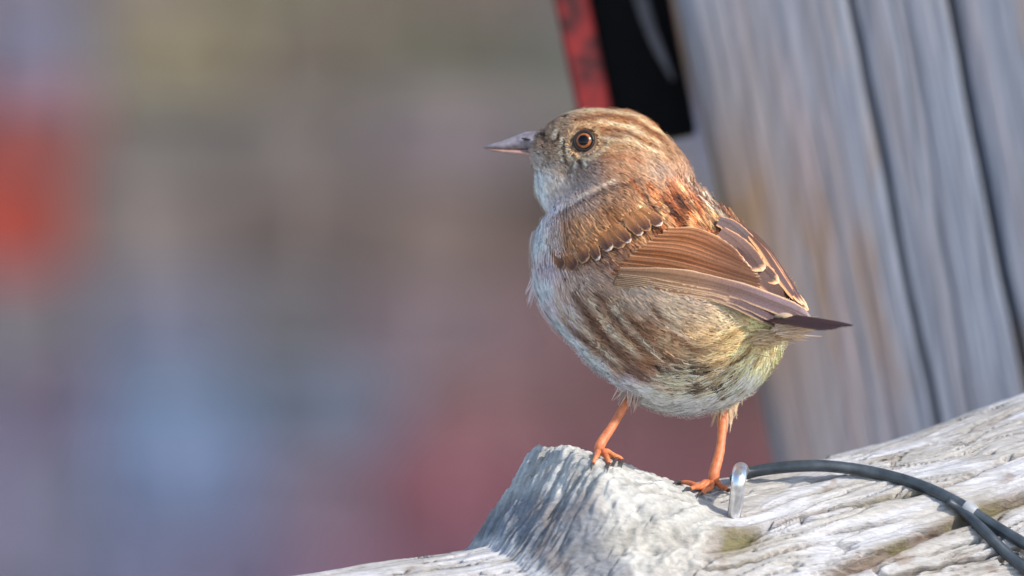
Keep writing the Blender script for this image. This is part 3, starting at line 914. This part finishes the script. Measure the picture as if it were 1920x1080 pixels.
# tertials, dark with pale rims, largest underneath
ter = [([(1372, 478), (1412, 512), (1452, 546), (1500, 582)], 25, (98, 78, 76)), ([(1362, 466), (1392, 492), (1420, 514), (1448, 536)], 20, (94, 74, 72)), ([(1344, 446), (1374, 470), (1400, 496), (1419, 518)], 26, (112, 92, 88)),
       ([(1338, 428), (1362, 440), (1384, 459), (1402, 478)], 25, (104, 92, 94))]
for k, (pl, w_, bc) in enumerate(ter):
    p_, n_ = surf(pl, 24, 16 + 2.4 * k, 0.3)
    put("tertial_feather", blade(p_, n_, w_, vane_col(bc, (226, 176, 134), (240, 200, 160), 0.78, 0.90, 0.4, tuple(np.array(bc) * .85), 0.2), tip=0.5, basew=0.6, camber=0.2, jag=0.04), wing)
# coverts: two soft brown rows, then the row with pale tips
def covert(x, y, L, w_, bc, tc, off, ti):
    an = R_(48 + rng.uniform(-7, 7))
    pl = [(x - L * math.cos(an), y - L * math.sin(an)), (x - L * .5 * math.cos(an) + 2, y - L * .5 * math.sin(an)), (x, y)]
    p_, n_ = surf(pl, 18, off, 0.1)
    p_ = p_ + n_ * (6 * np.linspace(-0.8, 1, 18))[:, None]
    put("covert_feather", blade(p_, n_, w_, vane_col((166, 118, 78), (190, 146, 104), tc, 0.8, ti, 0.4, bc, 0.3), tip=0.5, basew=0.5, camber=0.12, jag=0.10), wing)
lowrow = [(1062, 506), (1090, 502), (1114, 497), (1134, 489), (1152, 480), (1170, 470), (1186, 461), (1202, 452), (1219, 444), (1238, 435)]
for k, (x, y) in enumerate(lowrow):
    tcol = (150, 124, 118) if k < 2 else [(244, 236, 226), (196, 160, 128), (238, 226, 212)][(k * 2) % 3]
    covert(x + rng.uniform(-5, 5), y + rng.uniform(-5, 5), 52, 12 + rng.uniform(-3, 4), (92, 66, 58), tcol, 10.5 + 0.6 * k + rng.uniform(-2, 1), rng.uniform(0.88, 0.95))

# ---- far wing: rims showing along the back
wing2_p, wing2_n = surf([(1360, 425), (1420, 480), (1460, 540)], 16, -2)
wing2 = put("wing", blade(wing2_p, wing2_n, 18, vane_col((120, 96, 90), (150, 120, 100), dark=0), tip=0.4), bird)
fw = [([(1360, 410), (1420, 455), (1468, 520), (1503, 582)], 17), ([(1365, 418), (1420, 465), (1462, 525), (1494, 578)], 15), ([(1370, 428), (1418, 474), (1455, 530), (1484, 574)], 14), ([(1372, 440), (1415, 482), (1448, 530), (1474, 568)], 13)]
for k, (pl, w_) in enumerate(fw):
    p_, n_ = surf(pl, 22, 10 + 4.5 * k, 0.15)
    put("flight_feather", blade(p_, n_, w_, vane_col((98, 74, 64), (230, 176, 128), (242, 206, 170), 0.64, 0.93, 0.3, (92, 74, 80)), tip=0.6, camber=0.3), wing2)

# ---- tail
tdir = np.array([0.58, -0.035, 0.81]); tdir /= np.linalg.norm(tdir)
tsd = np.array([0.80, 0.0, -0.58]); tsd -= tdir * (tsd @ tdir); tsd /= np.linalg.norm(tsd)
tnn = np.cross(tsd, tdir); tnn *= np.sign(tnn[1])
t0 = Q(1396, 588, 110)
Vt, Ft = tube([t0 - tdir * 60, t0, t0 + tdir * 60, t0 + tdir * 130], [40, 44, 34, 12], 14, 0.45, 14, tnn)
tail = link("tail", mesh_from("tail", B(Vt), Ft, np.tile(lin((150, 130, 108)) * ALB, (len(Vt), 1))), M_plume, bird)
for k in range(8):
    a = (k - 3.5) / 3.5
    tt = np.linspace(0, 1, 20)
    d_f = tdir + tsd * a * 0.05
    path = t0 + tsd * (a * 16) + tt[:, None] * d_f * (300 - 22 * abs(abs(a) - .6)) + tnn * (1.1 * k - 4) - tnn * (14 * tt ** 2)[:, None]
    put("tail_feather", blade(path, np.tile(tnn + tsd * 0.1 * a, (20, 1)), 13, vane_col((52, 38, 40), (84, 62, 60), (70, 52, 54), 0.8, 0.97, 0.5, (58, 42, 46)), tip=0.85, camber=0.12), tail)

# ---- undertail tuft, thigh feathers and breast wisps: extra barbs
def strands(p0, dirs, L, wid, col, spread, bend):
    global voff
    N = len(p0)
    d = dirs + rng.normal(0, spread, (N, 3)); d /= np.linalg.norm(d, axis=1)[:, None]
    L = L * rng.uniform(0.6, 1.2, N)
    p1 = p0 + d * (L * .5)[:, None]; p2 = p0 + d * L[:, None] + np.array(bend) * (L * .3)[:, None]
    s = np.cross(d, np.array([0, 0, 1.0])); s /= np.linalg.norm(s, axis=1)[:, None]; s *= wid
    V = np.stack([p0 - s, p0 + s, p1 - s * .9, p1 + s * .9, p2 - s * .2, p2 + s * .2], 1).reshape(-1, 3)
    b_ = voff + np.arange(N)[:, None] * 6
    plV.append(B(V)); plF.append(np.concatenate([b_ + np.array([0, 1, 3, 2]), b_ + np.array([2, 3, 5, 4])], 0))
    c = lin(col) * TINT * rng.uniform(.75, 1.2, (N, 1)); plC.append(np.clip(np.repeat(c, 6, 0), 0.004, .9)); voff += N * 6
N = 260
a = rng.random(N); strands(np.c_[1395 - 1230 + 85 * a, 540 - (640 - 30 * a), 170 + rng.normal(0, 18, N)] + rng.normal(0, 9, (N, 3)), np.tile([0.75, 0.08, 0.5], (N, 1)), 40, 1.3, (204, 186, 156), .16, (0.2, -.1, 0))
N = 60
strands(np.array([1455, 0, 0]) - [1230, 0, 0] + np.c_[rng.normal(0, 8, N), 540 - 617 + rng.normal(0, 4, N), 215 + rng.normal(0, 10, N)], np.tile([0.9, 0.0, 0.45], (N, 1)), 60, 1.2, (214, 196, 180), .10, (0, .2, 0))
N = 420
a = rng.random(N); strands(np.c_[1366 - 1230 - 6 * a, 540 - (722 + 48 * a), 12 - 30 * a] + rng.normal(0, 1, (N, 3)) * np.array([9, 4, 9]), np.tile([-0.12, -1, -.2], (N, 1)), 32, 1.2, (214, 200, 176), .2, (0, 0, 0))
N = 220
a = rng.random(N); strands(np.c_[1196 - 1230 - 14 * a, 540 - (712 + 26 * a), 72 + 10 * a] + rng.normal(0, 1, (N, 3)) * np.array([10, 5, 9]), np.tile([-0.3, -1, .1], (N, 1)), 30, 1.2, (186, 176, 172), .2, (0, 0, 0))
N = 14
strands(np.c_[1002 - 1230 + rng.normal(0, 3, N), 540 - (515 + 14 * rng.random(N)), -50 + rng.normal(0, 10, N)], np.tile([-0.25, -1, .1], (N, 1)), 46, .8, (215, 212, 225), .12, (-.2, 0, 0))
# pale crescents round the eye
eq = Q(1095, 264, 0)
N = 170
an = rng.uniform(0, 2 * np.pi, N); rr_ = rng.uniform(25, 30, N)
hitz = []
for a_, r_ in zip(an, rr_):
    h_ = bvh.ray_cast(Vector((eq[0] + r_ * math.cos(a_), eq[1] + r_ * math.sin(a_), 900)), Vector((0, 0, -1)))
    hitz.append(h_[0].z)
dirs = np.c_[np.sin(an) * 0.4 + np.cos(an) * .6 + .5, -np.cos(an) * .4 + np.sin(an) * .6, np.zeros(N) + .15]
strands(np.c_[eq[0] + rr_ * np.cos(an), eq[1] + rr_ * np.sin(an), np.array(hitz) + 1.5], dirs, 13, 1.0, (204, 176, 138), .15, (0, 0, 0))
plumage = link("plumage", mesh_from("plumage", np.vstack(plV), np.vstack(plF), np.vstack(plC)), M_plume, bird, kind="stuff")

# ---- eye
hit = bvh.ray_cast(Vector((eq[0], eq[1], 900)), Vector((0, 0, -1)))
en = np.array(hit[1]) * 0.5 + np.array([-0.12, 0.05, 1.0]) * 0.5; en /= np.linalg.norm(en)
ER = 22.5
ec = np.array([eq[0], eq[1], hit[0].z]) - en * (ER * 0.62) + np.array([0, 0, 3.0])
e1 = np.cross([0, 1, 0], en); e1 /= np.linalg.norm(e1); e2 = np.cross(en, e1)
def cap(r, a0, a1, nr=10, ns=36, lift=0.0):
    aa = np.linspace(a0, a1, nr); pp = np.linspace(0, 2 * np.pi, ns, endpoint=False)
    A2, P2 = np.meshgrid(aa, pp, indexing='ij')
    V = ec + (r * np.cos(A2) + lift)[..., None] * en + (r * np.sin(A2) * np.cos(P2))[..., None] * e1 + (r * np.sin(A2) * np.sin(P2))[..., None] * e2
    return V.reshape(-1, 3), grid_faces(nr, ns, True)
M_pupil = mat_plain("eye_black", (0.003, 0.002, 0.002), 0.05, 300, 0.1, spec=0.3)
M_iris = mat_plain("iris_amber", (0.26, 0.085, 0.03), 0.15, 900, 0.4, spec=0.3)
M_lid = mat_plain("eyelid", (0.02, 0.014, 0.012), 0.5, 900, 0.2)
V, F = cap(ER, 0.02, 2.6, 24)
eye = link("eye", mesh_from("eye", B(V), F[:, ::-1]), M_pupil, bird)
V, F = cap(ER + 0.4, R_(26), R_(39), 6)
link("iris", mesh_from("iris", B(V), F[:, ::-1]), M_iris, eye)
V, F = cap(ER + 0.6, R_(0.5), R_(25), 8)
link("pupil", mesh_from("pupil", B(V), F[:, ::-1]), M_pupil, eye)
ring = [ec + en * ER * math.cos(R_(52)) + ER * math.sin(R_(52)) * (math.cos(t) * e1 + math.sin(t) * e2) for t in np.linspace(0, 2 * np.pi, 41)]
V, F = tube(ring, [3.2] * 41, 8)
link("eyelid", mesh_from("eyelid", B(V), F), M_lid, eye)

# ---- beak
def horn(name, top, bot, depths, wds, mat):
    """loft: top and bottom outline (px,py) pairs along the beak, half widths"""
    n = len(top); sg = 14; V = []
    for k in range(n):
        ct = (np.array(top[k]) + np.array(bot[k])) / 2; hh = abs(bot[k][1] - top[k][1]) / 2
        for a in np.linspace(0, 2 * np.pi, sg, endpoint=False):
            V.append(Q(ct[0], ct[1] - hh * math.sin(a), depths[k] + wds[k] * math.cos(a)))
    F = [tuple(f) for f in grid_faces(n, sg, True)] + [tuple(range(sg - 1, -1, -1)), tuple(range((n - 1) * sg, n * sg))]
    return link(name, mesh_from(name, B(np.array(V)), F), mat, bird)
q = NT("beak_horn")
q.base(q.ramp(q.tex(500, 4), [(0.3, (0.14, 0.12, 0.135)), (0.7, (0.32, 0.28, 0.31))])); q.set(Roughness=0.38); M_horn = q.m
q = NT("beak_base")
q.base(q.ramp(q.tex(500, 4), [(0.3, (0.34, 0.18, 0.15)), (0.7, (0.54, 0.33, 0.28))])); q.set(Roughness=0.4); M_hornl = q.m
horn("upper_mandible", [(907, 274), (925, 268), (945, 262), (965, 254), (985, 246), (1004, 244), (1025, 248)], [(907, 276.5), (925, 278), (945, 279), (965, 279.5), (985, 280), (1004, 283), (1025, 287)],
     [-90] * 7, [1.2, 6, 10, 14, 19, 24, 26], M_horn)
horn("lower_mandible", [(911, 277), (928, 278.5), (945, 279.5), (965, 280), (985, 281), (1004, 284), (1025, 287)], [(911, 279), (928, 283), (945, 285.5), (965, 288), (985, 292), (1004, 297), (1025, 300)],
     [-90] * 7, [1, 5, 9, 13, 17, 22, 25], M_hornl)
V, F = tube([Q(978, 258, -70), Q(986, 260, -68), Q(995, 261, -67)], [1.0, 2.6, 1.0], 8, 0.6, 9)
link("nostril", mesh_from("nostril", B(V), F), M_lid, bird)

# ---- legs
def w2q(p): return (np.asarray(p) - OB) @ AX.T / S
M_leg = None
q = NT("leg_skin")
q.base(q.ramp(q.tex(700, 4), [(0.3, (0.46, 0.12, 0.045)), (0.7, (0.64, 0.22, 0.085))])); q.set(Roughness=0.5)
q.b.inputs["Subsurface Weight"].default_value = 0.25
q.b.inputs["Subsurface Radius"].default_value = (0.002, 0.0008, 0.0004)
q.bump(q.tex(1800, 3), 0.3, 0.0003)
M_leg = q.m
M_claw = mat_plain("claw", (0.05, 0.038, 0.035), 0.4, 900, 0.3)
def toe(pts, r0, r1, parent):
    V, F = tube(pts, [r0, r0 * .92, r0 * 1.05, r0 * .85, r0 * .98, r0 * .8, r1], 10, 1, 30)
    return link("toe", mesh_from("toe", B(V), F), M_leg, parent)
def claw(pts, r, parent):
    V, F = tube(pts, [r, r * .8, r * .15], 8, 1, 10)
    return link("claw", mesh_from("claw", B(V), F), M_claw, parent)
def LQ(px, py, lift):
    """point lifted (px) off the log under this pixel, in local space"""
    w = on_log(px, py)
    if w is None:
        for dy in range(2, 60, 2):
            w = on_log(px, py + dy)
            if w is not None: break
    p = w2q(w); 
    return p + np.array([0, 0.9, 0.35]) * lift
footL = LQ(1124, 856, 8); footR = LQ(1338, 914, 8)
hipL = Q(1192, 715, 80); hipR = Q(1364, 742, 6)
def SC(*rs):   # radii with overlapping scale plates
    t = np.linspace(0, 1, 64)
    return np.interp(t, np.linspace(0, 1, len(rs)), rs) + 0.55 * ((t * 11) % 1) * (t > 0.2) - .2
# left leg (on the stub)
kneeL = Q(1182, 738, 78)
V, F = tube([hipL, kneeL, kneeL * .5 + footL * .5 + np.array([-2, 0, 0]), footL + np.array([2, 16, 0]), footL], SC(10, 9, 7.8, 9, 10), 14, 0.8, 64)
legL = link("leg", mesh_from("leg", B(V), F), M_leg, bird); legL["label"] = "pinkish leg planted on the knobbly stub"
kneeR = Q(1357, 775, -6)
V, F = tube([hipR, kneeR, kneeR * .5 + footR * .5 + np.array([3, 0, 0]), footR + np.array([1, 20, 0]), footR], SC(11, 10, 8.2, 10, 11), 14, 0.8, 64)
legR = link("leg", mesh_from("leg", B(V), F), M_leg, bird); legR["label"] = "sunlit bright orange leg beside the fence staple"
def foot(fc, ends, leg):
    for (mid, end, tipc) in ends:
        m = LQ(*mid, 8); e = LQ(*end, 5)
        toe([fc, fc * .45 + m * .55 + np.array([0, 5, 2]), m, m * .4 + e * .6 + np.array([0, 2, 0]), e], 5.8, 3.8, leg)
        tp = LQ(*tipc, 1.5)
        claw([e, e * .5 + tp * .5 + np.array([0, 4, 3]), tp], 3.6, leg)
foot(footL, [((1142, 852), (1156, 862), (1148, 884)), ((1150, 849), (1168, 864), (1164, 882)), ((1118, 864), (1112, 874), (1108, 884)), ((1136, 862), (1142, 874), (1138, 888))], legL)
foot(footR, [((1310, 918), (1276, 909), (1262, 909)), ((1318, 921), (1294, 921), (1280, 924)), ((1332, 922), (1316, 930), (1306, 936)), ((1352, 920), (1364, 924), (1374, 928))], legR)

# ------------------------------------------------------------------ staple and cable
M_cable = mat_plain("cable_sheath", (0.04, 0.05, 0.06), 0.3, 250, 0.4, spec=0.55)
st = link("fence_staple", None, None, label="shiny zinc fence staple driven into the log beside the bird's foot", cat="staple")
sA = on_log(1376, 968); sB = on_log(1394, 902)
st.location = sA
vdir = FWD
up_ = UPV * S
pA = w2q(sA); pB = w2q(sB)
topz = np.array([0.0, 0.0, 0.0])
path = [pA + np.array([0, -16, -14]), pA, pA * .5 + Q(1380, 915, pA[2] + 22) * .5, Q(1382, 893, pA[2] + 20), Q(1386, 879, pA[2] * .5 + pB[2] * .5 + 14), Q(1392, 884, pB[2] + 6), pB, pB + np.array([0, -16, -14])]
V, F = tube(np.array(path), [13, 13.5, 14, 14, 14, 13.5, 13, 13], 14, 1, 60)
link("wire_loop", mesh_from("wire_loop", q2w(V) - sA, F), M_steel, st)

cb = link("cable", None, None, label="dark green sheathed cable arching from the staple along the log", cat="cable")
def cable_pts(lst):
    out = []
    for x, y, lift in lst:
        w = on_log(x, y)
        if w is None: out.append(Q(x, y, log_d(x) + lift)); continue
        p_ = w2q(w); out.append(np.array([x - 1230.0, 540.0 - y, p_[2] + lift]))
    return np.array(out)
cpt = [Q(1372, 900, log_d(1372) + 60), Q(1402, 887, log_d(1400) + 80), Q(1440, 879, log_d(1440) + 110), Q(1500, 873, log_d(1500) + 150), Q(1560, 874, log_d(1560) + 170)]
cpt = np.vstack([cpt, cable_pts([(1640, 886, 20), (1720, 908, 16), (1790, 940, 14), (1850, 978, 13), (1910, 1014, 13), (1990, 1062, 13), (2080, 1130, 13)])])
corg = q2w(cpt[1]); cb.location = corg
V, F = tube(cpt, [11.2] * 12, 16, 1, 110)
link("upper_strand", mesh_from("upper_strand", q2w(V) - corg, F), M_cable, cb)
cpt = cable_pts([(1772, 938, 22), (1800, 956, 15), (1840, 994, 13), (1880, 1034, 13), (1920, 1066, 13), (1990, 1120, 13)])
V, F = tube(cpt, [8, 10, 11.2, 11.2, 11.2, 11.2], 16, 1, 60)
link("lower_strand", mesh_from("lower_strand", q2w(V) - corg, F), M_cable, cb)
rp = cable_pts([(1806, 948, 15), (1820, 958, 15)])
V, F = tube(np.vstack([rp[0] + (rp[0] - rp[1]) * .2, rp, rp[1] + (rp[1] - rp[0]) * .2]), [13, 14.5, 14.5, 13], 16, 1, 10)
link("tie", mesh_from("tie", q2w(V) - corg, F), mat_plain("tie_grey", (0.3, 0.31, 0.33), 0.4, 300, 0.2), cb)
